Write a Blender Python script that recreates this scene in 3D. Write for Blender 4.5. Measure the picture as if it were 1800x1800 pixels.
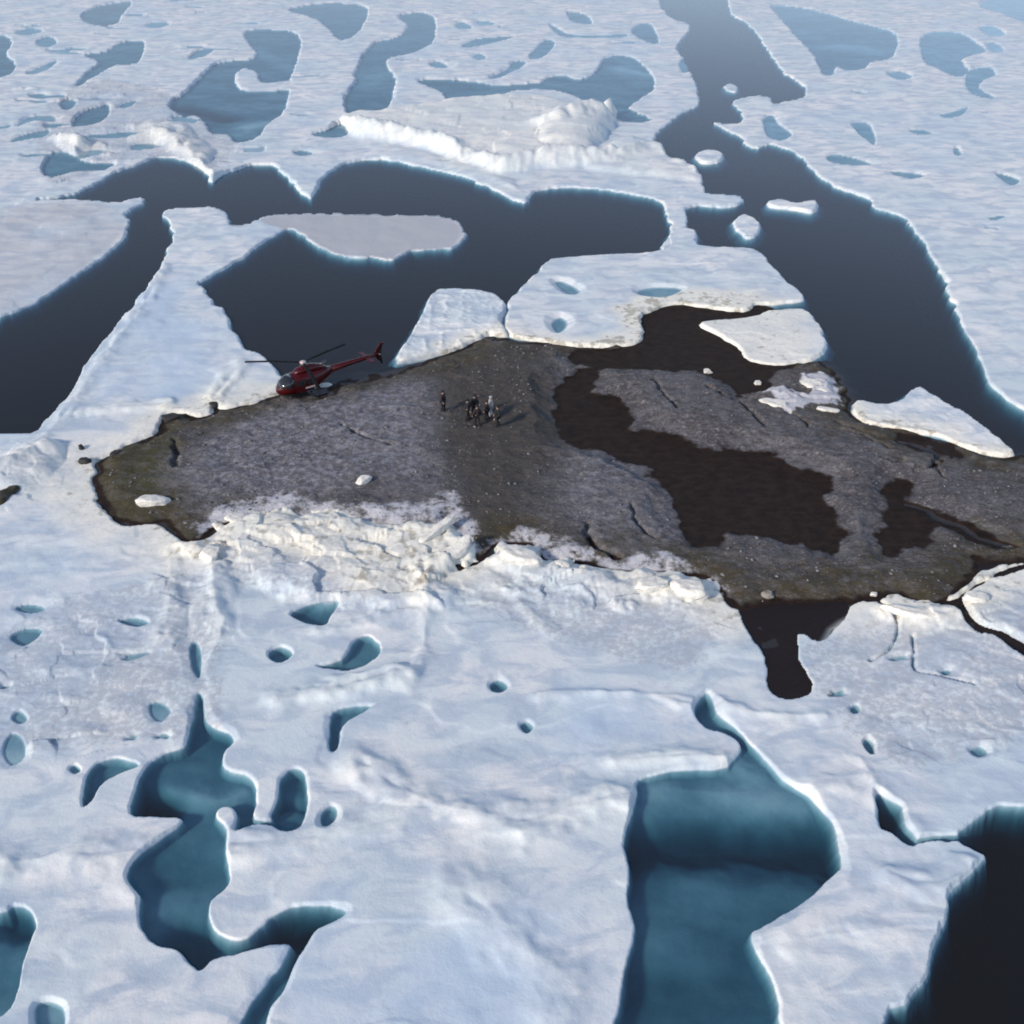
import bpy, bmesh, math, random
import numpy as np
from mathutils import Vector, Matrix, Euler

for o in list(bpy.data.objects):
    bpy.data.objects.remove(o)
SC = bpy.context.scene
COL = SC.collection

# ---------------------------------------------------------------- camera
H = 46.0
PITCH = math.radians(33.0)
F = 1930.0                                    # focal length in photo pixels (1800 wide)
cam_d = bpy.data.cameras.new('camera')
cam_d.sensor_fit = 'HORIZONTAL'
cam_d.sensor_width = 36.0
cam_d.lens = 36.0 * F / 1800.0
cam_d.clip_start = 0.5
cam_d.clip_end = 20000
cam = bpy.data.objects.new('camera', cam_d)
cam.location = (0, 0, H)
cam.rotation_euler = (math.pi / 2 - PITCH, 0, 0)
COL.objects.link(cam)
SC.camera = cam

# ---------------------------------------------------------------- light
SUN_EL = math.radians(27)
SUN_AZ = math.radians(228)                    # clockwise from +Y: behind the camera, to its left
w = bpy.data.worlds.new('World')
SC.world = w
w.use_nodes = True
nt = w.node_tree
nt.nodes.clear()
sky = nt.nodes.new('ShaderNodeTexSky')
sky.sky_type = 'NISHITA'
sky.sun_disc = False
sky.sun_elevation = SUN_EL
sky.sun_rotation = SUN_AZ
sky.air_density = 1.0
sky.air_density = 0.75
sky.dust_density = 0.05
sky.ozone_density = 2.2
bg = nt.nodes.new('ShaderNodeBackground')
bg.inputs['Strength'].default_value = 0.14
wo = nt.nodes.new('ShaderNodeOutputWorld')
hs = nt.nodes.new('ShaderNodeHueSaturation')
hs.inputs['Saturation'].default_value = 0.74
nt.links.new(sky.outputs[0], hs.inputs['Color'])
nt.links.new(hs.outputs[0], bg.inputs['Color'])
nt.links.new(bg.outputs[0], wo.inputs['Surface'])
sl = bpy.data.lights.new('sun', 'SUN')
sl.energy = 2.5
sl.angle = math.radians(7)      # thin high haze softens the shadows
sl.color = (1.0, 0.87, 0.72)
sun = bpy.data.objects.new('sun', sl)
sd = Vector((math.sin(SUN_AZ) * math.cos(SUN_EL), math.cos(SUN_AZ) * math.cos(SUN_EL), math.sin(SUN_EL)))
sun.rotation_euler = sd.to_track_quat('Z', 'Y').to_euler()
sun.location = sd * 200
COL.objects.link(sun)
SC.view_settings.view_transform = 'Standard'
SC.view_settings.look = 'None'
SC.view_settings.gamma = 1
SC.view_settings.exposure = 0.5
SC.render.engine = 'CYCLES'
SC.cycles.max_bounces = 8
SC.cycles.transparent_max_bounces = 12
SC.cycles.filter_width = 1.9
SC.render.resolution_x = 1024
SC.render.resolution_y = 1024

# ---------------------------------------------------------------- ground projection
CP, SP = math.cos(PITCH), math.sin(PITCH)
def gnd(px, py):
    """photo pixel -> point on the water level"""
    px = np.asarray(px, float); py = np.asarray(py, float)
    a = (px - 900) / F; b = (900 - py) / F
    dy = CP + b * SP
    dz = -SP + b * CP
    t = H / -dz
    return a * t, dy * t

# ---------------------------------------------------------------- noise (numpy)
rs = np.random.RandomState(7)
TAB = rs.rand(256, 256)
def vnoise(x, y):
    xi = np.floor(x).astype(np.int64); yi = np.floor(y).astype(np.int64)
    fx = x - xi; fy = y - yi
    fx = fx * fx * fx * (fx * (fx * 6 - 15) + 10); fy = fy * fy * fy * (fy * (fy * 6 - 15) + 10)
    x0 = xi & 255; x1 = (xi + 1) & 255; y0 = yi & 255; y1 = (yi + 1) & 255
    a = TAB[x0, y0] * (1 - fx) + TAB[x1, y0] * fx
    b = TAB[x0, y1] * (1 - fx) + TAB[x1, y1] * fx
    return (a * (1 - fy) + b * fy) * 2 - 1
def fbm(x, y, wl, octv=4, seed=0, gain=0.5):
    out = np.zeros_like(x); amp = 1.0; tot = 0
    ca, sa = math.cos(0.6), math.sin(0.6)
    X = x / wl + seed * 17.3; Y = y / wl + seed * 9.1
    for k in range(octv):
        out += amp * vnoise(X, Y); tot += amp
        X, Y = (X * ca - Y * sa) * 2.03 + 11.7, (X * sa + Y * ca) * 2.03 + 5.3
        amp *= gain
    return out / tot * 1.4
def ridged(x, y, wl, octv=4, seed=0):
    out = np.zeros_like(x); amp = 1.0; tot = 0
    ca, sa = math.cos(0.9), math.sin(0.9)
    X = x / wl + seed * 7.3; Y = y / wl + seed * 3.1
    for k in range(octv):
        out += amp * (1 - 2 * np.abs(vnoise(X, Y))); tot += amp
        X, Y = (X * ca - Y * sa) * 2.1 + 3.7, (X * sa + Y * ca) * 2.1 + 8.3
        amp *= 0.5
    return out / tot
def facets(x, y, size, seed, tilt=.35):
    """broken slabs: every cell its own height and tilt"""
    X = x / size + seed * 5.1; Y = y / size + seed * 2.7
    X = X + .25 * vnoise(X * 1.7, Y * 1.7)
    xi = np.floor(X).astype(np.int64); yi = np.floor(Y).astype(np.int64)
    best = np.full(x.shape, 1e9); out = np.zeros_like(x)
    for i in (-1, 0, 1):
        for j in (-1, 0, 1):
            cx = xi + i; cy = yi + j; a = cx & 255; b = cy & 255
            px = cx + TAB[a, b]; py = cy + TAB[b, (a + 77) & 255]
            d = (X - px) ** 2 + (Y - py) ** 2
            m = d < best
            val = (TAB[(a + 31) & 255, b] - .35) + tilt * ((X - px) * (TAB[a, (b + 9) & 255] - .5) + (Y - py) * (TAB[(a + 5) & 255, (b + 50) & 255] - .5)) * 2
            out = np.where(m, val, out); best = np.where(m, d, best)
    return out
def ss(a, b, x):
    t = np.clip((x - a) / (b - a), 0, 1)
    return t * t * (3 - 2 * t)

# ---------------------------------------------------------------- outlines
def catmull(pts, n=3, closed=True):
    P = np.array(pts, float); m = len(P); out = []
    for i in range(m if closed else m - 1):
        if closed:
            p0, p1, p2, p3 = P[(i - 1) % m], P[i], P[(i + 1) % m], P[(i + 2) % m]
        else:
            p0, p1, p2, p3 = P[max(i - 1, 0)], P[i], P[i + 1], P[min(i + 2, m - 1)]
        for k in range(n):
            t = k / n
            out.append(0.5 * ((2 * p1) + (-p0 + p2) * t + (2 * p0 - 5 * p1 + 4 * p2 - p3) * t * t + (-p0 + 3 * p1 - 3 * p2 + p3) * t ** 3))
    if not closed: out.append(P[-1])
    return np.array(out)
class Poly:
    def __init__(s, pts, smooth=True, depth=1.0):
        p = catmull(pts) if smooth else np.array(pts, float)
        gx, gy = gnd(p[:, 0], p[:, 1])
        s.p = np.stack([gx, gy], 1); s.depth = depth
        s.lo = s.p.min(0); s.hi = s.p.max(0)
    def sdf(s, X, Y, margin=6.0, far=-50.0):
        """positive inside, metres"""
        out = np.full(X.shape, far)
        m = (X > s.lo[0] - margin) & (X < s.hi[0] + margin) & (Y > s.lo[1] - margin) & (Y < s.hi[1] + margin)
        if not m.any(): return out
        x = X[m]; y = Y[m]
        d2 = np.full(x.shape, 1e9); ins = np.zeros(x.shape, bool)
        n = len(s.p)
        for i in range(n):
            ax, ay = s.p[i]; bx, by = s.p[(i + 1) % n]
            ex, ey = bx - ax, by - ay
            wx = x - ax; wy = y - ay
            t = np.clip((wx * ex + wy * ey) / (ex * ex + ey * ey + 1e-12), 0, 1)
            dx = wx - ex * t; dy = wy - ey * t
            np.minimum(d2, dx * dx + dy * dy, out=d2)
            if abs(ey) > 1e-12:
                c = ((ay > y) != (by > y)) & (x < ex * (y - ay) / ey + ax)
                ins ^= c
        d = np.sqrt(d2)
        out[m] = np.where(ins, d, -d)
        return out
class Line:
    def __init__(s, pts, width, height=0.0):
        p = catmull(pts, 3, False)
        gx, gy = gnd(p[:, 0], p[:, 1])
        s.p = np.stack([gx, gy], 1); s.w = width; s.h = height
        s.lo = s.p.min(0); s.hi = s.p.max(0)
    def dist(s, X, Y, margin=7.0):
        out = np.full(X.shape, 50.0)
        m = (X > s.lo[0] - margin) & (X < s.hi[0] + margin) & (Y > s.lo[1] - margin) & (Y < s.hi[1] + margin)
        if not m.any(): return out
        x = X[m]; y = Y[m]; d2 = np.full(x.shape, 1e9)
        for i in range(len(s.p) - 1):
            ax, ay = s.p[i]; bx, by = s.p[i + 1]
            ex, ey = bx - ax, by - ay
            wx = x - ax; wy = y - ay
            t = np.clip((wx * ex + wy * ey) / (ex * ex + ey * ey + 1e-12), 0, 1)
            dx = wx - ex * t; dy = wy - ey * t
            np.minimum(d2, dx * dx + dy * dy, out=d2)
        out[m] = np.sqrt(d2)
        return out

# open sea leads
SEA = [Poly(p) for p in [
 [(-400,770),(-60,562),(0,557),(60,533),(130,490),(190,445),(217,422),(226,395),(222,376),(252,356),(248,348),(195,356),(130,352),(66,353),(130,343),(175,320),(200,304),(245,290),(270,279),(300,278),(340,290),(365,310),(374,321),(395,308),(430,294),(465,290),(490,298),(510,318),(530,340),(549,350),(560,328),(575,308),(600,292),(640,282),(690,283),(730,292),(780,302),(830,318),(880,341),(921,358),(932,342),(960,334),(1000,331),(1050,333),(1100,342),(1150,352),(1168,362),(1175,385),(1181,405),(1172,425),(1160,440),(1180,470),(1150,560),(1000,640),(900,640),(760,655),(660,664),(620,670),(560,676),(500,668),(488,650),(462,625),(440,618),(428,612),(422,598),(408,580),(398,555),(375,530),(352,505),(365,490),(400,472),(440,445),(475,420),(500,405),(470,392),(455,386),(425,398),(406,396),(400,376),(380,367),(340,365),(300,368),(288,378),(300,400),(306,418),(295,440),(270,490),(240,530),(200,580),(160,630),(130,680),(105,715),(75,745),(55,765),(0,768),(-80,790),(-400,900)],
 [(1165,-12),(1268,-8),(1285,25),(1310,40),(1330,60),(1350,90),(1375,125),(1395,140),(1415,155),(1410,172),(1380,180),(1360,183),(1352,172),(1300,174),(1287,182),(1302,195),(1308,214),(1280,218),(1254,215),(1275,230),(1300,240),(1310,252),(1325,262),(1350,256),(1380,262),(1410,280),(1440,312),(1480,335),(1530,352),(1538,366),(1580,380),(1600,395),(1625,430),(1650,470),(1668,510),(1680,545),(1700,590),(1730,640),(1735,670),(1765,700),(1800,722),(1950,810),(2200,900),(2200,1000),(1900,870),(1790,815),(1700,800),(1600,770),(1480,745),(1400,700),(1200,660),(1100,620),(1120,500),(1190,430),(1205,402),(1209,388),(1200,372),(1230,360),(1237,335),(1225,300),(1185,285),(1170,275),(1165,262),(1150,250),(1158,232),(1200,200),(1222,190),(1229,175),(1215,130),(1200,100),(1190,85),(1207,60),(1212,42),(1175,28)],
 [(1000,612),(1060,612),(1130,596),(1126,562),(1150,550),(1200,538),(1260,543),(1308,552),(1330,540),(1412,524),(1440,520),(1500,600),(1470,700),(1340,690),(1160,660),(1000,645)],
 [(1300,1078),(1312,1062),(1350,1056),(1480,1050),(1540,1042),(1552,1052),(1500,1066),(1488,1080),(1475,1100),(1440,1128),(1405,1118),(1402,1160),(1430,1205),(1420,1225),(1380,1232),(1350,1215),(1345,1165),(1340,1145),(1312,1118)],
 [(1685,1475),(1720,1440),(1750,1420),(1800,1415),(1980,1390),(2300,1500),(2300,2200),(1500,2200),(1548,1810),(1590,1765),(1630,1720),(1637,1680),(1655,1640),(1670,1600),(1672,1575),(1700,1545),(1735,1510),(1723,1498)],
 [(1540,1397),(1560,1405),(1582,1420),(1590,1445),(1612,1475),(1608,1486),(1590,1483),(1560,1466),(1545,1455),(1541,1422)],
 [(1600,1062),(1672,1058),(1700,1040),(1722,1026),(1760,1008),(1800,995),(1900,985),(1900,1000),(1800,1005),(1745,1020),(1700,1045),(1690,1062),(1720,1098),(1760,1112),(1800,1135),(1860,1170),(1850,1185),(1780,1145),(1750,1122),(1710,1112),(1675,1072)],
]]
# ice reaching into the leads, still attached to the sheet
SEA_ADD = [Poly(p) for p in [
 [(1075,300),(1120,305),(1175,318),(1228,310),(1232,325),(1200,338),(1240,342),(1300,348),(1298,362),(1250,366),(1195,352),(1150,345),(1090,322)],
 [(1168,350),(1196,352),(1208,398),(1182,402)],
 [(1256,214),(1275,218),(1305,215),(1300,195),(1288,180),(1310,172),(1350,172),(1362,190),(1420,190),(1400,235),(1352,250),(1330,262),(1310,256),(1302,238),(1270,226)],
]]
SLUSH = Poly([(400,400),(440,392),(480,378),(560,376),(700,378),(765,379),(800,386),(818,405),(812,425),(790,438),(720,442),(690,458),(650,453),(600,450),(560,435),(535,415),(515,403),(480,412),(440,440),(405,425)])
# melt ponds: outline, depth
PONDS = [Poly(p, depth=d) for p, d in [
 ([(298,183),(330,160),(370,120),(400,108),(440,105),(452,95),(438,75),(430,58),(460,52),(524,60),(525,95),(515,130),(508,145),(506,175),(495,200),(470,220),(455,240),(420,252),(400,237),(372,235),(360,215),(345,205),(318,203)],1.3),
 ([(605,183),(612,160),(625,145),(625,125),(640,95),(660,75),(700,65),(718,45),(700,30),(735,22),(762,30),(766,55),(760,75),(745,85),(720,95),(690,100),(678,112),(696,140),(690,165),(680,190),(640,205),(615,202)],1.2),
 ([(735,143),(790,140),(840,145),(870,150),(920,148),(950,145),(962,137),(990,133),(1020,140),(1050,125),(1060,105),(1085,98),(1115,103),(1140,125),(1152,142),(1145,160),(1115,180),(1108,192),(1145,210),(1110,216),(1083,210),(1083,194),(1040,180),(1000,165),(960,157),(900,161),(860,172),(790,176),(778,163)],1.2),
 ([(1355,10),(1400,13),(1450,23),(1500,38),(1560,53),(1578,68),(1572,95),(1560,105),(1530,110),(1520,120),(1490,125),(1470,118),(1465,131),(1448,130),(1440,115),(1425,90),(1400,65),(1375,35)],1.3),
 ([(1620,65),(1650,56),(1690,59),(1720,78),(1734,90),(1700,100),(1690,108),(1702,125),(1685,136),(1650,122),(1625,108)],1.0),
 ([(1698,150),(1703,125),(1738,118),(1750,132),(1730,140),(1722,155),(1752,174),(1713,167)],.5),
 ([(1720,8),(1790,-12),(1860,20),(1860,70),(1800,40),(1760,24)],1.0),
 ([(-60,55),(8,63),(20,80),(10,95),(28,115),(10,134),(-60,142)],1.2),
 ([(142,32),(170,12),(230,4),(215,25),(205,42),(175,46)],.9),
 ([(148,97),(190,90),(210,76),(252,73),(250,95),(240,112),(200,116),(165,137),(135,152),(150,130),(175,110)],.7),
 ([(126,223),(140,200),(168,190),(190,184),(189,205),(162,220)],.8),
 ([(74,290),(90,270),(120,268),(150,285),(200,287),(180,300),(130,302),(95,313),(77,306)],.7),
 ([(508,18),(550,8),(600,6),(645,14),(635,50),(602,72),(572,45),(545,30)],.8),
 ([(998,22),(1030,26),(1040,42),(1008,38)],.8),
 ([(1110,55),(1125,42),(1145,44),(1158,77),(1130,70)],.8),
 ([(1120,1372),(1180,1357),(1270,1352),(1287,1340),(1302,1318),(1290,1298),(1240,1280),(1221,1250),(1240,1217),(1254,1232),(1260,1253),(1290,1275),(1312,1302),(1345,1338),(1372,1370),(1420,1400),(1450,1430),(1465,1455),(1475,1500),(1473,1527),(1450,1552),(1420,1580),(1380,1605),(1335,1630),(1321,1647),(1335,1690),(1360,1740),(1371,1800),(1380,1950),(1040,2000),(1070,1850),(1085,1790),(1100,1700),(1113,1625),(1100,1570),(1106,1520),(1096,1470),(1112,1430),(1118,1400)],1.5),
 ([(343,1240),(350,1218),(360,1235),(366,1270),(400,1290),(411,1305),(392,1325),(396,1352),(430,1362),(446,1380),(451,1410),(446,1440),(478,1443),(476,1430),(490,1400),(495,1370),(515,1352),(536,1360),(541,1400),(535,1437),(520,1457),(500,1463),(480,1452),(445,1450),(418,1462),(420,1440),(415,1423),(400,1418),(384,1425),(381,1440),(395,1458),(401,1500),(408,1545),(400,1565),(375,1585),(369,1610),(380,1635),(405,1651),(435,1650),(465,1630),(480,1613),(530,1594),(600,1600),(598,1613),(560,1632),(545,1652),(520,1700),(490,1750),(470,1790),(450,1880),(380,1890),(430,1780),(470,1730),(500,1680),(508,1660),(470,1660),(420,1677),(375,1687),(360,1702),(345,1705),(325,1690),(310,1670),(275,1660),(248,1635),(243,1600),(245,1575),(228,1555),(224,1535),(240,1505),(275,1480),(310,1455),(318,1441),(280,1438),(228,1432),(238,1380),(260,1345),(290,1325),(325,1313),(332,1290)],1.5),
 ([(148,1418),(147,1395),(155,1360),(175,1340),(210,1333),(248,1345),(215,1360),(185,1375),(165,1400)],.8),
 ([(565,1433),(580,1417),(593,1425),(585,1445),(568,1451)],.6),
 ([(-90,1600),(0,1605),(25,1594),(50,1600),(63,1625),(51,1660),(38,1720),(20,1770),(0,1790),(-90,1860)],1.5),
 ([(60,1775),(80,1760),(110,1770),(116,1800),(100,1830),(70,1820)],.4),
 ([(553,1172),(600,1160),(620,1130),(640,1118),(660,1123),(671,1140),(650,1167),(610,1180)],1.1),
 ([(473,1147),(495,1137),(514,1150),(497,1164),(477,1160)],.8),
 ([(510,1081),(540,1065),(580,1054),(600,1058),(582,1085),(572,1100),(540,1096)],.8),
 ([(578,1312),(581,1260),(610,1245),(657,1241),(620,1262),(598,1285),(591,1318)],1.2),
 ([(860,1205),(875,1197),(892,1207),(880,1217),(865,1215)],.5),
 ([(914,1277),(925,1268),(938,1278),(926,1290)],.4),
 ([(1514,1305),(1525,1297),(1536,1308),(1534,1328),(1522,1320)],.6),
 ([(1496,1245),(1506,1240),(1511,1250),(1500,1254)],.5),
 ([(1705,1320),(1722,1312),(1735,1325),(1718,1330)],.35),
 ([(18,1120),(45,1105),(74,1108),(60,1125),(40,1135)],.45),
 ([(28,1070),(50,1062),(80,1070),(55,1078)],.3),
 ([(210,1092),(240,1086),(262,1096),(240,1102)],.3),
 ([(333,1140),(345,1128),(353,1150),(352,1190),(340,1180)],.35),
 ([(1496,218),(1522,216),(1535,230),(1538,255),(1520,243)],.4),
 ([(1453,276),(1475,272),(1532,288),(1500,292),(1462,286)],.4),
 ([(1565,303),(1595,303),(1627,309),(1600,315)],.4),
 ([(1750,306),(1770,308),(1792,318),(1775,325)],.45),
 ([(1652,202),(1675,197),(1702,188),(1690,202),(1665,207)],.35),
 ([(1598,231),(1615,227),(1638,234),(1618,238)],.3),
 ([(1678,262),(1684,260),(1690,272),(1680,274)],.3),
 ([(1560,130),(1580,125),(1605,135),(1580,142)],.3),
 ([(1342,212),(1358,203),(1368,218),(1392,236),(1372,248),(1350,240)],.35),
 ([(1722,48),(1745,45),(1768,60),(1740,64)],.35),
 ([(1733,78),(1748,75),(1766,88),(1745,92)],.35),
 ([(1737,384),(1752,380),(1768,380),(1748,388)],.3),
 ([(104,184),(118,174),(136,180),(120,194)],.6),
 ([(208,188),(222,180),(240,178),(226,190)],.4),
 ([(15,250),(40,238),(85,228),(80,240),(50,246)],.4),
 ([(30,222),(50,206),(90,203),(95,214),(60,212)],.25),
 ([(64,76),(85,64),(100,74),(84,84)],.4),
 ([(48,128),(70,118),(100,106),(85,122),(60,132)],.3),
 ([(25,58),(50,50),(75,54),(50,62)],.3),
 ([(255,45),(275,38),(300,42),(275,50)],.3),
 ([(330,105),(350,88),(380,85),(362,98)],.4),
 ([(812,80),(840,68),(905,64),(880,72),(830,82)],.5),
 ([(860,137),(890,122),(905,108),(925,110),(905,125),(880,137)],.5),
 ([(930,100),(945,82),(960,70),(975,75),(965,92),(945,104)],.6),
 ([(965,42),(985,52),(1000,60),(1050,62),(1100,60),(1090,66),(1000,66),(975,55)],.5),
 ([(800,45),(812,38),(830,48),(812,52)],.4),
 ([(835,40),(850,36),(872,42),(850,46)],.3),
 ([(830,100),(842,94),(856,102),(842,107)],.3),
 ([(755,113),(772,108),(788,118),(768,120)],.3),
 ([(1195,108),(1210,100),(1215,120),(1200,128)],.5),
 ([(548,238),(575,228),(600,218),(612,234),(590,242)],.6),
 ([(515,268),(530,264),(550,270),(530,274)],.35),
 ([(968,568),(985,558),(998,568),(992,580),(978,585)],.4),
 ([(975,498),(990,495),(1020,512),(1000,518)],.3),
 ([(1120,512),(1150,505),(1200,508),(1170,522),(1130,520)],.3),
 ([(122,1352),(132,1345),(142,1354),(132,1360)],.4),
 ([(5,1320),(20,1290),(40,1300),(45,1330),(20,1345)],.15),
 ([(20,1262),(35,1250),(48,1265),(35,1272)],.2),
 ([(268,1262),(262,1240),(280,1235),(300,1250),(285,1268)],.2),
]]
# brash and blocks standing inside ponds (attached ice)
POND_ADD = [Poly([(414,136),(428,122),(448,126),(458,144),(480,146),(512,143),(516,157),(450,160),(422,156)])]
CRACKS = [Line(p, w_) for p, w_ in [
 ([(1612,1478),(1650,1474),(1688,1474)],.18),
 ([(1545,1060),(1568,1080),(1578,1110),(1562,1145),(1530,1162)],.10),
 ([(1604,1120),(1606,1150),(1608,1180),(1650,1190),(1710,1205)],.05),
 ([(884,530),(890,550),(893,575)],.25),
]]
ISLE = Poly([(158,842),(168,832),(166,815),(196,800),(212,790),(240,778),(275,755),(288,732),(312,726),(345,732),(368,728),(374,713),(400,718),(440,710),(470,698),(500,690),(540,684),(585,676),(640,656),(700,648),(760,632),(820,610),(850,594),(880,592),(920,600),(970,604),(1020,612),(1080,606),(1118,590),(1112,545),(1200,524),(1320,530),(1390,560),(1400,632),(1440,635),(1470,655),(1482,690),(1495,722),(1540,748),(1600,758),(1680,782),(1740,800),(1780,803),(1830,800),(1930,830),(2020,900),(1960,960),(1800,990),(1740,1000),(1700,1032),(1660,1056),(1600,1060),(1560,1046),(1500,1053),(1430,1060),(1340,1062),(1300,1075),(1268,1050),(1240,1022),(1180,1012),(1100,1008),(1040,998),(1000,995),(960,992),(930,965),(890,962),(860,980),(820,1000),(780,1010),(740,1012),(700,1005),(600,985),(500,955),(420,935),(390,932),(365,945),(340,956),(322,955),(300,937),(280,925),(240,926),(210,922),(185,902),(165,875)])
DRIFT = Poly([(382,940),(395,920),(430,905),(470,898),(520,905),(560,900),(620,905),(650,912),(690,925),(740,930),(765,925),(785,908),(800,925),(828,945),(832,985),(800,1005),(830,1060),(700,1080),(500,1060),(380,1000)])
DRIFT2 = Poly([(862,972),(890,960),(935,960),(955,985),(975,985),(990,978),(1010,985),(1012,1003),(1100,1012),(1140,1008),(1180,1010),(1240,1018),(1262,1045),(1260,1075),(1100,1070),(900,1050)])
DRIFT3 = Poly([(1330,705),(1360,690),(1400,700),(1412,665),(1440,650),(1468,672),(1482,712),(1440,728),(1400,735),(1360,722)])
LAGOON = [Poly(p) for p in [
 [(984,705),(988,680),(1010,658),(1045,652),(1035,672),(1022,690),(1032,700),(1080,706),(1104,735),(1098,757),(1150,766),(1200,776),(1240,790),(1300,794),(1340,799),(1372,805),(1402,822),(1440,838),(1446,860),(1440,880),(1455,908),(1469,932),(1465,956),(1430,966),(1410,952),(1388,962),(1370,945),(1300,940),(1280,930),(1250,952),(1220,957),(1200,945),(1190,900),(1182,870),(1150,838),(1110,812),(1050,790),(1002,780),(992,750)],
 [(1562,872),(1585,850),(1597,858),(1590,885),(1640,905),(1700,930),(1745,953),(1700,947),(1650,922),(1622,940),(1637,956),(1600,952),(1575,966),(1564,974),(1554,930),(1563,900)],
 [(1000,622),(1060,618),(1100,606),(1095,540),(1200,505),(1340,510),(1420,550),(1415,628),(1345,652),(1345,680),(1300,692),(1270,668),(1200,650),(1130,650),(1060,645),(1020,640)],
 [(1590,772),(1640,768),(1680,790),(1672,800),(1630,790),(1600,784)],
 [(560,700),(500,690),(470,699),(500,655),(700,630),(720,650),(660,665),(600,676)],
]]
LAG_DEPTH = [-.05, -.05, -.07, -.03, -.02]
ISL_CR = [Line(p, w_) for p, w_ in [
 ([(1592,888),(1625,896),(1650,914),(1690,926),(1720,947),(1790,965)],.16),
 ([(1150,680),(1170,710),(1190,735)],.2),
 ([(1300,700),(1400,745),(1420,760)],.2),
 ([(1610,835),(1640,830),(1655,815)],.3),
 ([(308,780),(312,810),(308,830)],.25),
 ([(1550,815),(1570,822),(1590,818)],.25),
 ([(1380,735),(1440,760),(1500,768),(1560,795)],.14),
 ([(1240,690),(1300,720),(1340,760)],.13),
 ([(1470,750),(1540,775),(1600,780),(1650,800)],.16),
 ([(1650,800),(1640,825),(1655,850)],.2),
 ([(1030,930),(1045,965),(1090,985)],.25),
 ([(1110,900),(1120,930),(1160,960)],.15),
 ([(600,760),(660,790),(720,800)],.12),
]]
OLIVE = Poly([(150,850),(200,790),(280,740),(330,760),(300,850),(290,930),(200,930)])
FROST = Poly([(400,760),(480,720),(600,700),(740,690),(770,760),(770,890),(640,860),(560,880),(420,900),(330,880),(340,800)])
MUD = Poly([(770,760),(800,650),(900,620),(985,690),(988,800),(950,900),(930,962),(850,975),(805,900)])
FROST2 = Poly([(990,800),(1050,790),(1140,830),(1185,900),(1190,960),(1100,1000),(1020,960),(980,880)])
RIDGES = [Line(p, w_, h_) for p, w_, h_ in [
 ([(600,222),(640,236),(700,246),(770,262),(830,285),(880,300)],2.0,1.5),
 ([(880,300),(950,292),(1010,285),(1070,278)],1.8,1.3),
 ([(960,236),(1010,226),(1060,215),(1085,205)],2.6,1.7),
 ([(610,214),(680,205),(760,192),(860,185),(980,180)],2.5,.5),
 ([(1080,285),(1140,262),(1180,275),(1225,305)],1.6,.8),
 ([(240,226),(280,240),(320,262),(372,312)],1.4,.8),
 ([(105,243),(150,262),(190,275)],1.4,.9),
 ([(190,290),(240,286),(262,278)],1.0,.5),
 ([(0,160),(60,158)],1.0,.6),
 ([(640,1345),(700,1390),(760,1420),(850,1440),(915,1448),(980,1435),(1080,1405)],1.0,.4),
 ([(775,1550),(850,1600),(910,1650),(955,1720),(985,1790)],1.3,.3),
 ([(0,1525),(100,1510),(350,1490),(560,1475),(760,1425)],1.0,.28),
 ([(340,960),(372,1000),(380,1060),(385,1120)],1.2,.55),
 ([(300,985),(300,1080),(290,1120)],1.0,.3),
 ([(500,1240),(600,1215),(680,1190),(720,1190)],.8,.5),
 ([(950,1225),(1050,1222),(1150,1225),(1230,1245)],.5,.25),
 ([(1080,1345),(1180,1335),(1270,1340)],.6,.3),
 ([(1250,1235),(1310,1255),(1380,1262),(1450,1265)],.7,.35),
 ([(745,1000),(745,1150),(700,1200)],.6,.22),
 ([(860,1010),(920,1070),(960,1110)],.6,.22),
 ([(250,1560),(180,1490),(60,1530)],.8,.15),
 ([(1500,740),(1600,762),(1700,790)],.5,.2),
 ([(60,790),(92,760),(128,715),(180,635),(240,560),(290,470)],.8,.22),
 ([(150,728),(230,722),(300,712)],.8,.3),
 ([(0,835),(40,820),(90,790)],1.2,.7),
 ([(430,640),(400,675),(380,700)],.9,.3),
 ([(1400,1400),(1450,1380),(1520,1370)],.8,.25),
 ([(1510,1340),(1560,1420),(1620,1470)],.6,.2),
 ([(1560,1540),(1640,1560),(1700,1530)],.7,.25),
 ([(1390,1660),(1450,1650),(1560,1640),(1640,1640)],.8,.15),
 ([(560,1115),(660,1100),(740,1070)],.8,.3),
 ([(1560,1080),(1620,1092),(1680,1085)],.6,.4),
]]
RUBBLE = [Poly(p) for p in [
 [(380,925),(560,860),(640,840),(800,900),(840,990),(1000,980),(1260,1020),(1300,1100),(1200,1200),(900,1120),(760,1060),(640,1090),(480,1060),(330,1020)],
 [(1380,1140),(1450,1100),(1560,1060),(1800,1010),(1900,1050),(1850,1300),(1600,1380),(1450,1280)],
 [(60,1060),(200,1020),(380,1010),(420,1200),(400,1300),(180,1330),(0,1340),(-80,1200)],
  [(60,200),(200,140),(420,220),(380,310),(260,280),(80,330)],
 [(0,800),(60,790),(120,820),(60,880),(0,900)],
]]
BLUE = [Poly(p) for p in [
 [(230,540),(300,450),(360,520),(410,590),(430,640),(350,690),(200,710),(170,650)],
 [(640,1640),(760,1580),(900,1640),(980,1780),(980,1900),(560,1900),(560,1700)],
 [(960,1235),(1100,1230),(1230,1260),(1270,1300),(1100,1330),(1000,1310)],
]]
WALK = Poly([(-300,570),(0,560),(120,495),(215,420),(225,390),(215,370),(170,358),(60,360),(-300,420)])

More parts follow.
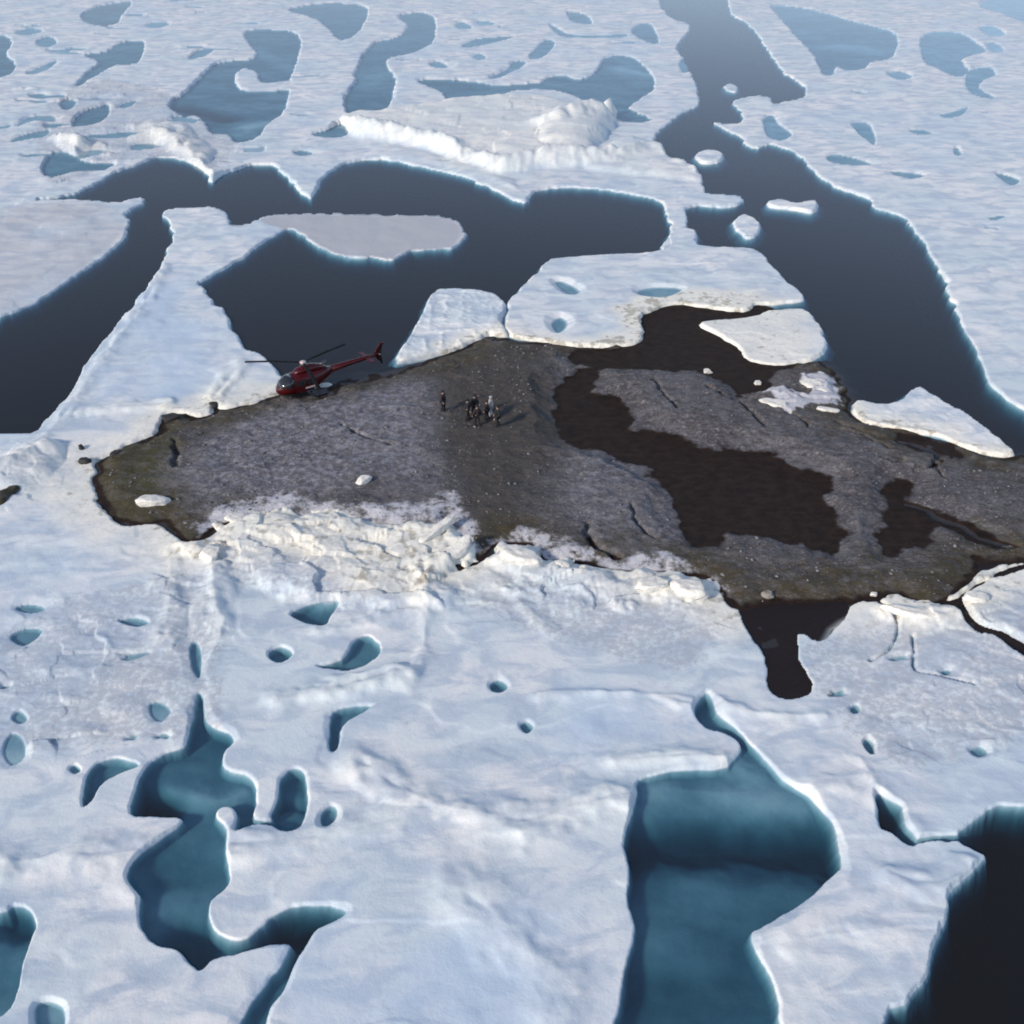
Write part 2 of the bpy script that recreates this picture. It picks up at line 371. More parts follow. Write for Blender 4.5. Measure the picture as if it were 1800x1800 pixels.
def min_sdf(polys, X, Y, depth=False):
    """distance outside of the nearest outline (negative inside) and, if asked, its depth"""
    d = np.full(X.shape, 50.0); dep = np.ones(X.shape)
    for p in polys:
        s = -p.sdf(X, Y)
        m = s < d
        d[m] = s[m]
        if depth: dep[m] = p.depth
    return (d, dep) if depth else d

rng = random.Random(5)
# scattered small puddles, far ice and near ice
def in_any(gx, gy):
    X = np.array([gx]); Y = np.array([gy])
    return min(min_sdf(SEA, X, Y)[0], min_sdf(PONDS, X, Y)[0], -ISLE.sdf(X, Y)[0]) < 1.2
extra = []
zones = [(0, 560, 12, 280, 45, .9), (680, 1180, 14, 130, 14, .9), (1440, 1800, 60, 420, 7, .5), (0, 340, 1030, 1340, 5, .22), (1440, 1800, 1130, 1380, 4, .2), (-400, 2200, -120, 5, 60, 2)]
for x0, x1, y0, y1, n, sc in zones:
    for k in range(n):
        px, py = rng.uniform(x0, x1), rng.uniform(y0, y1)
        gx, gy = gnd(px, py)
        if in_any(float(gx), float(gy)): continue
        r = rng.uniform(.5, 1.5) * sc * (1.0 if py > 400 else 1.6); a0 = rng.uniform(-.5, .5)
        pts = []
        asp = rng.uniform(1.2, 3.2)
        q = []
        for i in range(9):
            a = i / 9 * 2 * math.pi
            rr = r * rng.uniform(.4, 1.3)
            ex, ey = rr * math.cos(a) * asp, rr * math.sin(a)
            q.append((gx + ex * math.cos(a0) - ey * math.sin(a0), gy + ex * math.sin(a0) + ey * math.cos(a0)))
        P = Poly([(0, 500), (1, 500), (1, 501)], False, depth=rng.uniform(.12, .4))
        P.p = catmull(q); P.lo = P.p.min(0); P.hi = P.p.max(0)
        extra.append(P)
PONDS += extra

# ---------------------------------------------------------------- height fields
def h_isle(X, Y):
    d = ISLE.sdf(X, Y)
    d = d + fbm(X, Y, 2.2, 4, 3) * .55
    h = np.where(d < 0, np.maximum(d * .35, -1.2), 0)
    h = h + ss(0, 2.0, d) * .40 + ss(1, 9, d) * .30 + ss(6, 18, d) * .15
    h = h + (fbm(X, Y, 9, 4, 4) * .22 + fbm(X, Y, 1.3, 4, 5) * .10 + ridged(X, Y * 1.6, 2.4, 4, 6) * .11 + .07 * facets(X, Y * 1.8, 1.7, 7, .5)) * ss(-1, 2, d)
    for p, dep in zip(LAGOON, LAG_DEPTH):
        dl = -p.sdf(X, Y) + fbm(X, Y, 1.6, 5, 8) * .8
        prof = np.where(dl > 0, .03 + dl * .18 + .05 * dl * dl, np.maximum(dl * .45, -dep - .02)) + fbm(X, Y, .9, 3, 12) * .015
        h = np.minimum(h, np.where(dl < 5, prof, 9))
    for l in ISL_CR:
        dl = l.dist(X, Y) + fbm(X, Y, .8, 3, 9) * .2
        h = h - .4 * (1 - ss(l.w * .4, l.w * 1.6, dl))
    for p in (DRIFT, DRIFT2):
        h = h - .55 * ss(-.6, 1.5, p.sdf(X, Y))
    return h
def ice_relief(X, Y):
    h = .17 + fbm(X, Y, 20, 3, 21) * .17 + fbm(X, Y * 1.5, 6, 4, 22) * .10
    h = h + np.maximum(fbm(X, Y, 2.2, 3, 23), 0) * .05
    h = np.maximum(h, .10 + .25 * (h - .10))
    # wind-cut low steps
    s = fbm(X, Y * 1.4, 7, 3, 27)
    h = h + .06 * ss(-.10, .10, s)
    rub = np.zeros_like(X)
    for p in RUBBLE:
        rub = np.maximum(rub, ss(-1.5, 2.0, p.sdf(X, Y)))
    rr = ridged(X, Y * 1.3, 3.4, 3, 24)
    h = h + rub * (np.maximum(rr, -.2) * .12 + .20 * facets(X, Y * 1.3, 2.6, 1, .5)) * ss(-.35, .35, fbm(X, Y, 6, 2, 29))
    hr = np.zeros_like(X)
    for l in RIDGES:
        d = l.dist(X, Y) + fbm(X, Y, 2.5, 3, 26) * .9 * min(1, l.w)
        hr = np.maximum(hr, l.h * np.exp(-(d / l.w) ** 2 * 1.3))
    h = h + hr * (.85 + .3 * fbm(X, Y, 2.0, 3, 28))
    ms = mesas(X, Y)
    h = h + ms
    hr = hr + ms * .8
    return h, rub, hr
BOTTOM = [Line(p, w_, h_) for p, w_, h_ in [
 ([(1090,1478),(1200,1468),(1350,1475),(1490,1478)], 1.5, 1.0),
 ([(1130,1378),(1250,1386),(1400,1408)], 1.6, -.34),
 ([(1110,1740),(1200,1730),(1340,1740)], 3.0, .25),
 ([(235,1400),(262,1402),(290,1410)], .9, 1.3),
 ([(300,1380),(380,1400),(430,1385)], 1.0, -.3),
 ([(1290,1330),(1330,1350)], 1.0, -.25),
 ([(300,1600),(370,1590)], 1.3, -.2),
 ([(430,225),(470,215)], 3.0, -.2),
 ([(1090,120),(1130,130)], 3.5, -.18),
 ([(640,150),(670,130)], 3.5, -.1),
 ([(1480,80),(1540,90)], 4.0, -.15),
 ([(330,1650),(345,1690)], 1.0, .5),
 ([(505,1625),(560,1615),(600,1603)], 1.2, .8),
 ([(20,1610),(45,1620)], .7, .7),
 ([(495,1405),(535,1410)], .5, .5),
 ([(300,185),(340,190),(400,205)], 2.0, .5),
 ([(450,90),(520,120)], 2.5, -.1),
]]
def bottoms(X, Y):
    out = np.zeros_like(X)
    for l in BOTTOM:
        d = l.dist(X, Y) + fbm(X, Y, 2.5, 3, 40) * .5
        out += l.h * np.exp(-(d / l.w) ** 2)
    return out
MESA = [(Poly(p), h_, sl_) for p, h_, sl_ in [
 ([(598,222),(615,205),(690,198),(780,183),(930,176),(1085,196),(1086,218),(1062,250),(1035,290),(960,303),(880,305),(830,288),(765,268),(690,252),(640,242)], 1.5, .6),
 ([(950,262),(962,232),(1000,214),(1040,203),(1088,197),(1076,236),(1045,262),(985,268)], 1.1, .8),
 ([(1030,300),(1060,262),(1110,240),(1165,262),(1200,290),(1230,308),(1225,322),(1150,312),(1090,305)], .7, .5),
 ([(230,250),(250,222),(300,215),(345,235),(372,262),(374,290),(330,278),(280,262)], .9, .6),
 ([(98,262),(112,236),(150,240),(195,262),(192,282),(150,276)], 1.0, .7),
 ([(600,290),(700,262),(800,290),(900,318),(920,345),(820,308),(700,280)], .35, .3),
 ([(-60,835),(0,812),(60,780),(110,790),(80,840),(20,862),(-60,870)], .6, .5),
]]
def mesas(X, Y):
    out = np.zeros_like(X)
    for p, h_, sl_ in MESA:
        d = p.sdf(X, Y) + fbm(X, Y, 7, 3, 41) * 1.3
        d = np.maximum(d, 0)
        hh = h_ * (1 - np.exp(-d * sl_ / h_)) * (1 + .15 * fbm(X, Y, 6, 3, 42))
        out += hh * (1 + .16 * facets(X, Y * 1.2, 5.5, 2, .5))
    return out
def sea_prof(d, rim=.0):
    return np.where(d > 0, d * 1.6, np.maximum(d * 2.6, -2.5))
def h_sheet(X, Y):
    h, rub, hr = ice_relief(X, Y)
    wob = fbm(X, Y, 1.6, 4, 31) * np.where(Y > 110, .4, .2)
    ds = min_sdf(SEA, X, Y)
    for p in SEA_ADD:
        ds = np.maximum(ds, p.sdf(X, Y))
    sl_ = SLUSH.sdf(X, Y)
    ds0 = np.maximum(ds, sl_)
    ds = ds0 + wob
    # underwater ledge at lead edges
    h = np.minimum(h, np.where(ds > 0, ds * 2.2, np.maximum(ds * 1.6, -.25) + np.minimum((ds + .12) * 4.5, 0)))
    slw = ss(-.5, .8, sl_) * (1 - ss(-.3, .8, min_sdf(SEA, X, Y)))
    h = h * (1 - slw) + (np.minimum(h, .05 + fbm(X, Y, 3, 3, 33) * .05)) * slw
    dp, dep = min_sdf(PONDS, X, Y, True)
    for p in POND_ADD:
        dp = np.maximum(dp, p.sdf(X, Y) + .2)
    dp = dp + wob * .7 * np.clip(dep, .3, 1)
    dep0 = dep
    dep = dep * np.where(Y > 130, .22, .38) * np.where(dep0 < 1, 1.5, 1) + np.where(dep0 < 1, 0, 1) * bottoms(X, Y)
    dep = np.maximum(dep, .05)
    bank = np.clip(1.5 + 2.2 * fbm(X, Y, 5, 2, 43), .4, 3.5) * np.where(dep0 < .6, .5, 1)
    gp = np.where(dp > 0, dp * bank, np.maximum(np.maximum(dp * 3.2, -dep * (1 + .3 * fbm(X, Y * 2, 7, 3, 34))), -2.9))
    h = np.minimum(h, np.where(dp < 10, gp, 99))
    for l in CRACKS:
        dl = l.dist(X, Y) + fbm(X, Y, .7, 3, 35) * .08
        h = np.minimum(h, np.where(dl < 3, (dl - l.w) * 2.2, 99))
    # against the island
    dsl = -ISLE.sdf(X, Y)
    dr = np.maximum(DRIFT.sdf(X, Y), DRIFT2.sdf(X, Y)) + fbm(X, Y, 1.8, 4, 36) * .9
    di = np.maximum(dsl, dr)
    drift = ss(-.2, 1.6, dr)
    hd = h + drift * (.45 + .42 * facets(X, Y * 1.5, 3.2, 3, .7) + .08 * facets(X, Y, 1.2, 4, .6) + .2 * fbm(X, Y, 4, 2, 39))
    di = di + wob * 1.5
    h = np.minimum(hd, .12 + di * 1.1)
    h = np.maximum(h, -4.6)
    near = 1 - ss(.3, 5.0, np.maximum(dsl, 0) + 1.6 * fbm(X, Y, 3, 3, 38))
    return h, dict(cream=np.clip(near * .9 + np.minimum(hr * .5, .42), 0, 1), rough=rub, slush=slw)

# ---------------------------------------------------------------- mesh helpers
def link(o, parent=None):
    COL.objects.link(o)
    if parent is not None: o.parent = parent
    return o
def tag(o, label=None, cat=None, group=None, kind=None):
    if label: o['label'] = label
    if cat: o['category'] = cat
    if group: o['group'] = group
    if kind: o['kind'] = kind
    return o
def grid_mesh(name, X, Y, Z, attrs, mat, keep=None, thick=None):
    nr, nc = X.shape
    idx = np.arange(nr * nc).reshape(nr, nc)
    q = np.stack([idx[:-1, :-1], idx[:-1, 1:], idx[1:, 1:], idx[1:, :-1]], -1).reshape(-1, 4)
    if keep is not None:
        k = keep.reshape(-1)
        q = q[k[q].any(1)]
    used = np.unique(q)
    remap = np.full(nr * nc, -1); remap[used] = np.arange(len(used))
    q = remap[q]
    # face up
    v = np.stack([X.reshape(-1)[used], Y.reshape(-1)[used], Z.reshape(-1)[used]], 1)
    a, b, c = v[q[0, 0]], v[q[0, 1]], v[q[0, 2]]
    if np.cross(b - a, c - a)[2] < 0: q = q[:, ::-1]
    me = bpy.data.meshes.new(name)
    me.vertices.add(len(v)); me.vertices.foreach_set('co', v.astype(np.float32).reshape(-1))
    me.loops.add(q.size); me.loops.foreach_set('vertex_index', q.astype(np.int32).reshape(-1))
    me.polygons.add(len(q))
    me.polygons.foreach_set('loop_start', np.arange(0, q.size, 4, dtype=np.int32))
    me.polygons.foreach_set('loop_total', np.full(len(q), 4, np.int32))
    me.polygons.foreach_set('use_smooth', np.ones(len(q), bool))
    me.update(calc_edges=True)
    for k2, arr in attrs.items():
        at = me.attributes.new(k2, 'FLOAT', 'POINT')
        at.data.foreach_set('value', arr.reshape(-1)[used].astype(np.float32))
    me.materials.append(mat)
    me.validate()
    return link(bpy.data.objects.new(name, me))

# ---------------------------------------------------------------- materials
class NT:
    def __init__(s, name):
        s.m = bpy.data.materials.new(name); s.m.use_nodes = True
        s.t = s.m.node_tree; s.t.nodes.clear()
        s.out = s.n('ShaderNodeOutputMaterial')
    def n(s, typ, **kw):
        x = s.t.nodes.new(typ)
        for k, v in kw.items(): setattr(x, k, v)
        return x
    def l(s, a, b): s.t.links.new(a, b)
    def noise(s, scale, detail=5, rough=.55, vec=None, dist=0):
        x = s.n('ShaderNodeTexNoise'); x.inputs['Scale'].default_value = scale
        x.inputs['Detail'].default_value = detail; x.inputs['Roughness'].default_value = rough
        x.inputs['Distortion'].default_value = dist
        s.l(vec if vec else s.pos(), x.inputs['Vector'])
        return x.outputs['Fac']
    def pos(s):
        if not hasattr(s, '_p'): s._p = s.n('ShaderNodeNewGeometry').outputs['Position']
        return s._p
    def scaled(s, v):
        x = s.n('ShaderNodeVectorMath', operation='MULTIPLY'); s.l(s.pos(), x.inputs[0]); x.inputs[1].default_value = v
        return x.outputs[0]
    def ramp(s, fac, a, b, lo=0., hi=1.):
        x = s.n('ShaderNodeMapRange'); x.interpolation_type = 'SMOOTHSTEP'
        x.inputs['From Min'].default_value = a; x.inputs['From Max'].default_value = b
        x.inputs['To Min'].default_value = lo; x.inputs['To Max'].default_value = hi
        s.l(fac, x.inputs['Value']); return x.outputs[0]
    def mix(s, fac, a, b):
        x = s.n('ShaderNodeMix', data_type='RGBA')
        for v, i in ((fac, 0), (a, 6), (b, 7)):
            if isinstance(v, (tuple, float, int)): x.inputs[i].default_value = v if not isinstance(v, tuple) else (*v, 1)
            else: s.l(v, x.inputs[i])
        return x.outputs[2]
    def math(s, op, a, b=0.):
        x = s.n('ShaderNodeMath', operation=op)
        for v, i in ((a, 0), (b, 1)):
            if isinstance(v, (float, int)): x.inputs[i].default_value = v
            else: s.l(v, x.inputs[i])
        return x.outputs[0]
    def attr(s, name):
        return s.n('ShaderNodeAttribute', attribute_name=name).outputs['Fac']
    def bump(s, h, strength, dist):
        x = s.n('ShaderNodeBump'); x.inputs['Strength'].default_value = strength; x.inputs['Distance'].default_value = dist
        s.l(h, x.inputs['Height']); return x.outputs[0]
    def bsdf(s, color, rough=.6, metal=0., normal=None, spec=.5, **kw):
        x = s.n('ShaderNodeBsdfPrincipled')
        if isinstance(color, tuple): x.inputs['Base Color'].default_value = (*color, 1)
        else: s.l(color, x.inputs['Base Color'])
        if isinstance(rough, float): x.inputs['Roughness'].default_value = rough
        else: s.l(rough, x.inputs['Roughness'])
        x.inputs['Metallic'].default_value = metal
        x.inputs['Specular IOR Level'].default_value = spec
        if normal: s.l(normal, x.inputs['Normal'])
        for k, v in kw.items(): x.inputs[k].default_value = v
        s.l(x.outputs[0], s.out.inputs['Surface']); return x

def mat_ice():
    t = NT('snow covered sea ice')
    n1 = t.noise(.09, 5, .6); n2 = t.noise(.55, 6, .6); n3 = t.noise(2.6, 5, .6)
    c = t.mix(t.ramp(n1, .38, .62), (.64, .72, .75), (.80, .80, .79))
    c = t.mix(t.ramp(t.noise(.28, 5, .6, t.scaled((1, 1.8, 1)), .6), .42, .62, 0, .85), c, (.47, .55, .64))
    c = t.mix(t.ramp(n2, .45, .72, 0, .5), c, (.58, .66, .70))
    c = t.mix(t.ramp(n3, .55, .75, 0, .35), c, (.56, .58, .66))
    c = t.mix(t.ramp(t.noise(5.5, 6, .75), .60, .72, 0, .35), c, (.42, .45, .50))
    c = t.mix(t.ramp(t.noise(1.1, 7, .75, None, 1.2), .62, .70, 0, .5), c, (.40, .46, .54))
    c = t.mix(t.ramp(t.math('MULTIPLY', t.attr('rough'), n3), .36, .56, 0, .55), c, (.40, .42, .46))
    c = t.mix(t.math('MULTIPLY', t.attr('blue'), .8), c, (.50, .62, .76))
    c = t.mix(t.math('MULTIPLY', t.attr('cream'), .85), c, t.mix(t.ramp(n3, .4, .75), (.92, .88, .76), (.74, .70, .60)))
    c = t.mix(t.math('MULTIPLY', t.ramp(t.math('MULTIPLY', t.attr('cream'), t.noise(1.1, 3, .55)), .46, .62), .6), c, (.24, .21, .15))
    c = t.mix(t.math('MULTIPLY', t.attr('slush'), .95), c, (.47, .475, .50))
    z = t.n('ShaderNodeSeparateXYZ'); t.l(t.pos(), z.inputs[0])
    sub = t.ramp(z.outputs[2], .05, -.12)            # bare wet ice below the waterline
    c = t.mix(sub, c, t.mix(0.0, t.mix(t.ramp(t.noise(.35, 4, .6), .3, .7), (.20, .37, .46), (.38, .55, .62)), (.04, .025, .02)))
    c = t.mix(t.math('MULTIPLY', t.attr('silt'), t.ramp(z.outputs[2], .085, .055)), c, t.mix(n3, (.009, .0045, .004), (.018, .010, .008)))
    h = t.math('ADD', t.math('MULTIPLY', n3, .6), t.math('MULTIPLY', t.noise(7, 4, .6), .25))
    t.bsdf(c, .6, normal=t.bump(h, .25, .2), spec=.25)
    return t.m
def mat_isle():
    t = NT('gravel and frozen silt')
    st = t.scaled((1, 1.6, 1))
    n1 = t.noise(.16, 5, .6); n2 = t.noise(.9, 6, .65, st); n3 = t.noise(3.2, 5, .7, st); n4 = t.noise(9, 3, .7)
    c = t.mix(t.ramp(n1, .38, .62), (.10, .094, .10), (.14, .135, .143))
    c = t.mix(t.ramp(n2, .42, .62, 0, .85), c, (.07, .063, .066))
    c = t.mix(t.ramp(t.noise(1.8, 6, .75, st, .8), .52, .64, 0, .6), c, (.27, .26, .265))
    c = t.mix(t.ramp(n3, .52, .70, 0, .8), c, (.31, .30, .32))
    c = t.mix(t.ramp(t.noise(1.4, 6, .7, t.scaled((.8, 1.5, 1))), .47, .36, 0, .75), c, (.055, .05, .05))
    c = t.mix(t.ramp(n4, .58, .75, 0, .5), c, (.33, .32, .33))
    fr = t.math('MULTIPLY', t.attr('frost'), t.ramp(t.noise(1.7, 6, .7), .42, .66, .15, 1))
    c = t.mix(fr, c, (.30, .30, .335))
    c = t.mix(t.math('MULTIPLY', t.ramp(n3, .48, .34), t.math('MULTIPLY', t.attr('frost'), .7)), c, (.05, .05, .07))
    c = t.mix(t.math('MULTIPLY', t.attr('mud'), .75), c, t.mix(n2, (.038, .032, .024), (.078, .07, .06)))
    c = t.mix(t.math('MULTIPLY', t.attr('olive'), t.ramp(n2, .35, .6, .3, .9)), c, (.075, .075, .025))
    edge = t.attr('edge')
    c = t.mix(t.math('MULTIPLY', edge, t.ramp(n2, .3, .62, .35, .95)), c, t.mix(n3, (.036, .028, .014), (.095, .08, .048)))
    c = t.mix(t.math('MULTIPLY', t.ramp(t.math('MULTIPLY', t.attr('snow'), t.noise(.9, 6, .7)), .26, .42), 1.0), c, (.58, .58, .62))
    z = t.n('ShaderNodeSeparateXYZ'); t.l(t.pos(), z.inputs[0])
    wet = t.ramp(z.outputs[2], .17, .07)
    c = t.mix(wet, c, t.mix(t.ramp(n2, .35, .65), (.013, .007, .005), (.028, .016, .011)))
    h = t.math('ADD', t.math('MULTIPLY', n3, .7), t.math('MULTIPLY', n4, .4))
    t.bsdf(c, .8, normal=t.bump(h, .8, .25), spec=.2)
    return t.m
def mat_water():
    t = NT('cold clear sea water')
    n = t.math('ADD', t.noise(.9, 3, .5), t.math('MULTIPLY', t.noise(4, 3, .5), .25))
    bmp = t.bump(n, .12, .06)
    fr = t.n('ShaderNodeFresnel'); fr.inputs['IOR'].default_value = 1.33; t.l(bmp, fr.inputs['Normal'])
    gl = t.n('ShaderNodeBsdfGlossy'); gl.inputs['Roughness'].default_value = .06; t.l(bmp, gl.inputs['Normal'])
    tr = t.n('ShaderNodeBsdfTransparent')
    df = t.n('ShaderNodeBsdfDiffuse'); df.inputs['Color'].default_value = (.26, .27, .29, 1)   # suspended silt
    m0 = t.n('ShaderNodeMixShader'); m0.inputs[0].default_value = .05; t.l(tr.outputs[0], m0.inputs[1]); t.l(df.outputs[0], m0.inputs[2])
    # the mirror side of the surface is its upper side only
    top = t.math('SUBTRACT', 1.0, t.n('ShaderNodeNewGeometry').outputs['Backfacing'])
    mx = t.n('ShaderNodeMixShader'); t.l(t.math('MULTIPLY', fr.outputs[0], top), mx.inputs[0]); t.l(m0.outputs[0], mx.inputs[1]); t.l(gl.outputs[0], mx.inputs[2])
    t.l(mx.outputs[0], t.out.inputs['Surface'])
    va = t.n('ShaderNodeVolumeAbsorption'); va.inputs['Color'].default_value = (.0, .37, .47, 1); va.inputs['Density'].default_value = 1.0
    t.l(va.outputs[0], t.out.inputs['Volume'])
    return t.m
def simple(name, color, rough=.5, metal=0., spec=.5, var=.15, scale=4.):
    t = NT(name)
    n = t.noise(scale, 4, .6)
    c2 = tuple(max(0, v * (1 - var * 2)) for v in color)
    t.bsdf(t.mix(t.ramp(n, .3, .7), color, c2), rough, metal, spec=spec)
    return t.m
M_ICE = mat_ice(); M_ISLE = mat_isle(); M_WATER = mat_water()
M_BED = simple('dark sea bed silt', (.12, .055, .042), .9, scale=.12)

# ---------------------------------------------------------------- water body and sea bed
def box_mesh(name, lo, hi, mat):
    bm = bmesh.new()
    bmesh.ops.create_cube(bm, size=1)
    for v in bm.verts:
        v.co = Vector([(lo[i] + hi[i]) / 2 + v.co[i] * (hi[i] - lo[i]) for i in range(3)])
    me = bpy.data.meshes.new(name); bm.to_mesh(me); bm.free(); me.materials.append(mat)
    return link(bpy.data.objects.new(name, me))
wt = box_mesh('sea_water', (-3200, -120, -5.5), (3200, 4200, 0), M_WATER)
tag(wt, kind='structure')
bd = box_mesh('sea_bed', (-3100, -110, -5.3), (3100, 4100, -4.2), M_BED)
tag(bd, kind='structure')

# ---------------------------------------------------------------- the ice sheet
xs = np.concatenate([np.linspace(-1500, -160, 70), np.arange(-150, 1950, 2.3), np.linspace(1960, 3300, 70)])
ys = np.concatenate([-349 + np.geomspace(8, 240, 60), np.arange(-105, 1860, 2.1), np.linspace(1865, 3200, 110)])
PX, PY = np.meshgrid(xs, ys)
GX, GY = gnd(PX, PY)
Z, at = h_sheet(GX, GY)
blue = np.zeros_like(GX)
for p in BLUE: blue = np.maximum(blue, ss(-2.5, 4.5, p.sdf(GX, GY) + fbm(GX, GY, 5, 3, 50) * 3.5) * .8)
SILT = Poly([(1270,1040),(1560,1030),(1760,960),(1950,970),(1950,1230),(1740,1150),(1640,1085),(1580,1066),(1500,1085),(1450,1130),(1450,1250),(1320,1250),(1270,1120)])
at['silt'] = ss(-.5, .5, SILT.sdf(GX, GY))
mud_ = at['silt'] > .5
Z = np.where(mud_, np.maximum(Z, .015 + .02 * fbm(GX, GY, 1.5, 3, 53)), Z)
at['blue'] = np.maximum(blue, .25 * ss(.1, .6, fbm(GX, GY, 14, 3, 51)))
ws = ss(-.5, 1.0, WALK.sdf(GX, GY)) * .85
at['slush'] = np.maximum(at['slush'], ws * (.6 + .4 * fbm(GX, GY, 6, 3, 52)))
deep = ISLE.sdf(GX, GY) > 3
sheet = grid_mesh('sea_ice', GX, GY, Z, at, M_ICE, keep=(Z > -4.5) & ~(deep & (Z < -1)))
tag(sheet, kind='structure')

# ---------------------------------------------------------------- the island
def patch_grid(poly, margin, step):
    x = np.arange(poly.lo[0] - margin, poly.hi[0] + margin, step)
    y = np.arange(poly.lo[1] - margin, poly.hi[1] + margin, step)
    return np.meshgrid(x, y)
IX, IY = patch_grid(ISLE, 3.5, .12)
IZ = h_isle(IX, IY)
dI = ISLE.sdf(IX, IY)
r3 = ss(-.5, 1.2, DRIFT3.sdf(IX, IY) + fbm(IX, IY, 1.5, 3, 60))
IZ = IZ + r3 * (.15 + .45 * np.maximum(ridged(IX, IY, 1.7, 4, 61), 0))
snow = r3.copy()
for p in (DRIFT, DRIFT2):
    snow = np.maximum(snow, ss(-4.6, .2, p.sdf(IX, IY) + fbm(IX, IY, 3.2, 4, 62) * 1.6) * .75)
nf = lambda p, m: ss(-m, m, p.sdf(IX, IY) + fbm(IX, IY, 4, 3, 63) * m * .8)
isle = grid_mesh('island', IX, IY, IZ, dict(
    snow=snow, olive=nf(OLIVE, 2.), frost=np.maximum(nf(FROST, 2.5), nf(FROST2, 2.) * .6), mud=nf(MUD, 2.2),
    edge=1 - ss(.8, 6.5, dI + fbm(IX, IY, 3, 4, 64) * 1.6)), M_ISLE, keep=dI > -3.3)
tag(isle, kind='structure')
def gz_isle(x, y): return float(h_isle(np.array([[x]]), np.array([[y]]))[0, 0])
def gz_ice(x, y): return float(h_sheet(np.array([[x]]), np.array([[y]]))[0][0, 0])

# small bare islet at the left edge
ISLET = Poly([(-120,930),(-120,880),(-40,882),(0,874),(20,866),(34,866),(22,878),(0,892),(-50,915)])
X, Y = patch_grid(ISLET, 1.5, .12)
d = ISLET.sdf(X, Y) + fbm(X, Y, 1.2, 3, 70) * .25
o = grid_mesh('gravel_bar', X, Y, np.where(d > 0, .62 + ss(0, .8, d) * .25, .62 + d * 1.6) + fbm(X, Y, .8, 4, 71) * .08,
    dict(snow=d * 0, olive=d * 0 + .4, frost=d * 0, mud=d * 0, edge=d * 0 + 1), M_ISLE, keep=d > -1.0)
tag(o, kind='structure')

# ---------------------------------------------------------------- loose floes
def floe(name, pts, label, h=.40, step=.14, cream=0., blue_=0., rough_=0., group=None, cat='ice floe', edge_cream=0., seed=0):
    P = Poly(pts)
    X, Y = patch_grid(P, 1.2, step)
    d = P.sdf(X, Y) + fbm(X, Y, 1.6, 4, 80 + seed) * .22
    top, rub, hr = ice_relief(X, Y)
    top = top - .28 + h + rough_ * np.maximum(ridged(X, Y, 1.6, 4, 81 + seed), 0) * .35
    Z = np.minimum(top, np.where(d > 0, .02 + d * 1.7, np.maximum(d * 1.2, -.8)))
    dq, dpq = min_sdf(PONDS, X, Y, True)
    Z = np.minimum(Z, np.where(dq < 5, np.where(dq > 0, dq * .45, np.maximum(dq * .5, -dpq * .45)), 99))
    nearI = 1 - ss(.2, 3.5, -ISLE.sdf(X, Y) + 1.2 * fbm(X, Y, 2.2, 3, 38))
    cr = np.clip(np.maximum(cream, nearI * edge_cream), 0, 1)
    Zb = Z + np.where(d > 0, 0, 0)
    cx, cy = P.p.mean(0)
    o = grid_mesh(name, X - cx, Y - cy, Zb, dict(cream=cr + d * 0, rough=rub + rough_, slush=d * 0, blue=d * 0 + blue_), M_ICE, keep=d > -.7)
    o.location = (cx, cy, 0)
    # close the underside
    bm = bmesh.new(); bm.from_mesh(o.data)
    ed = [e for e in bm.edges if e.is_boundary]
    r = bmesh.ops.extrude_edge_only(bm, edges=ed)
    vs = [v for v in r['geom'] if isinstance(v, bmesh.types.BMVert)]
    for v in vs: v.co.z -= .5
    bm.to_mesh(o.data); bm.free()
    for f in o.data.polygons: f.use_smooth = True
    tag(o, label, cat, group)
    return o
floe('ice_floe', [(892,548),(900,525),(945,480),(970,458),(1070,450),(1168,442),(1176,414),(1192,404),(1206,404),(1224,408),(1228,434),(1300,438),(1335,445),(1370,483),(1411,522),(1395,533),(1330,538),(1305,550),(1200,538),(1150,547),(1126,562),(1130,598),(1080,612),(1000,610),(940,600),(896,592),(886,570)],
     'large pale floe with small puddles between the dark leads behind the island', edge_cream=1., seed=1)
floe('ice_floe', [(768,512),(850,516),(882,527),(887,545),(884,570),(893,592),(860,592),(830,605),(780,622),(720,640),(694,637),(712,605),(745,552)],
     'wedge shaped snowy floe touching the island shore right of the red helicopter', edge_cream=1., rough_=.5, seed=2)
floe('ice_floe', [(1228,572),(1290,564),(1330,556),(1360,550),(1412,547),(1440,575),(1453,610),(1432,632),(1380,642),(1320,636),(1295,612),(1258,588)],
     'flat white floe lying against the brown shallows at the island back shore', edge_cream=.8, seed=3)
floe('ice_floe', [(1498,725),(1505,708),(1540,712),(1578,710),(1598,692),(1618,684),(1660,710),(1720,745),(1782,796),(1760,804),(1700,790),(1650,768),(1580,758),(1520,745)],
     'pointed floe with a cream slope on the right back shore of the island', edge_cream=1., rough_=.3, seed=4)
floe('ice_floe', [(1288,393),(1300,381),(1320,382),(1335,396),(1330,414),(1313,420),(1298,410)], 'small rounded ice floe alone in the dark lead on the right', seed=5)
floe('ice_floe', [(1222,276),(1235,267),(1260,268),(1273,277),(1262,287),(1235,288)], 'small bright oval ice floe above the long brash strips', seed=6, step=.2)
floe('ice_floe', [(1273,153),(1284,148),(1297,155),(1293,163),(1280,160)], 'tiniest ice floe, far up in the wide right hand lead', seed=7, step=.2, h=.3)
floe('ice_floe', [(1350,357),(1375,353),(1400,360),(1432,354),(1436,368),(1425,376),(1400,370),(1355,366)], 'thin bright strip of brash ice floating left of the big right sheet', seed=8, step=.2)

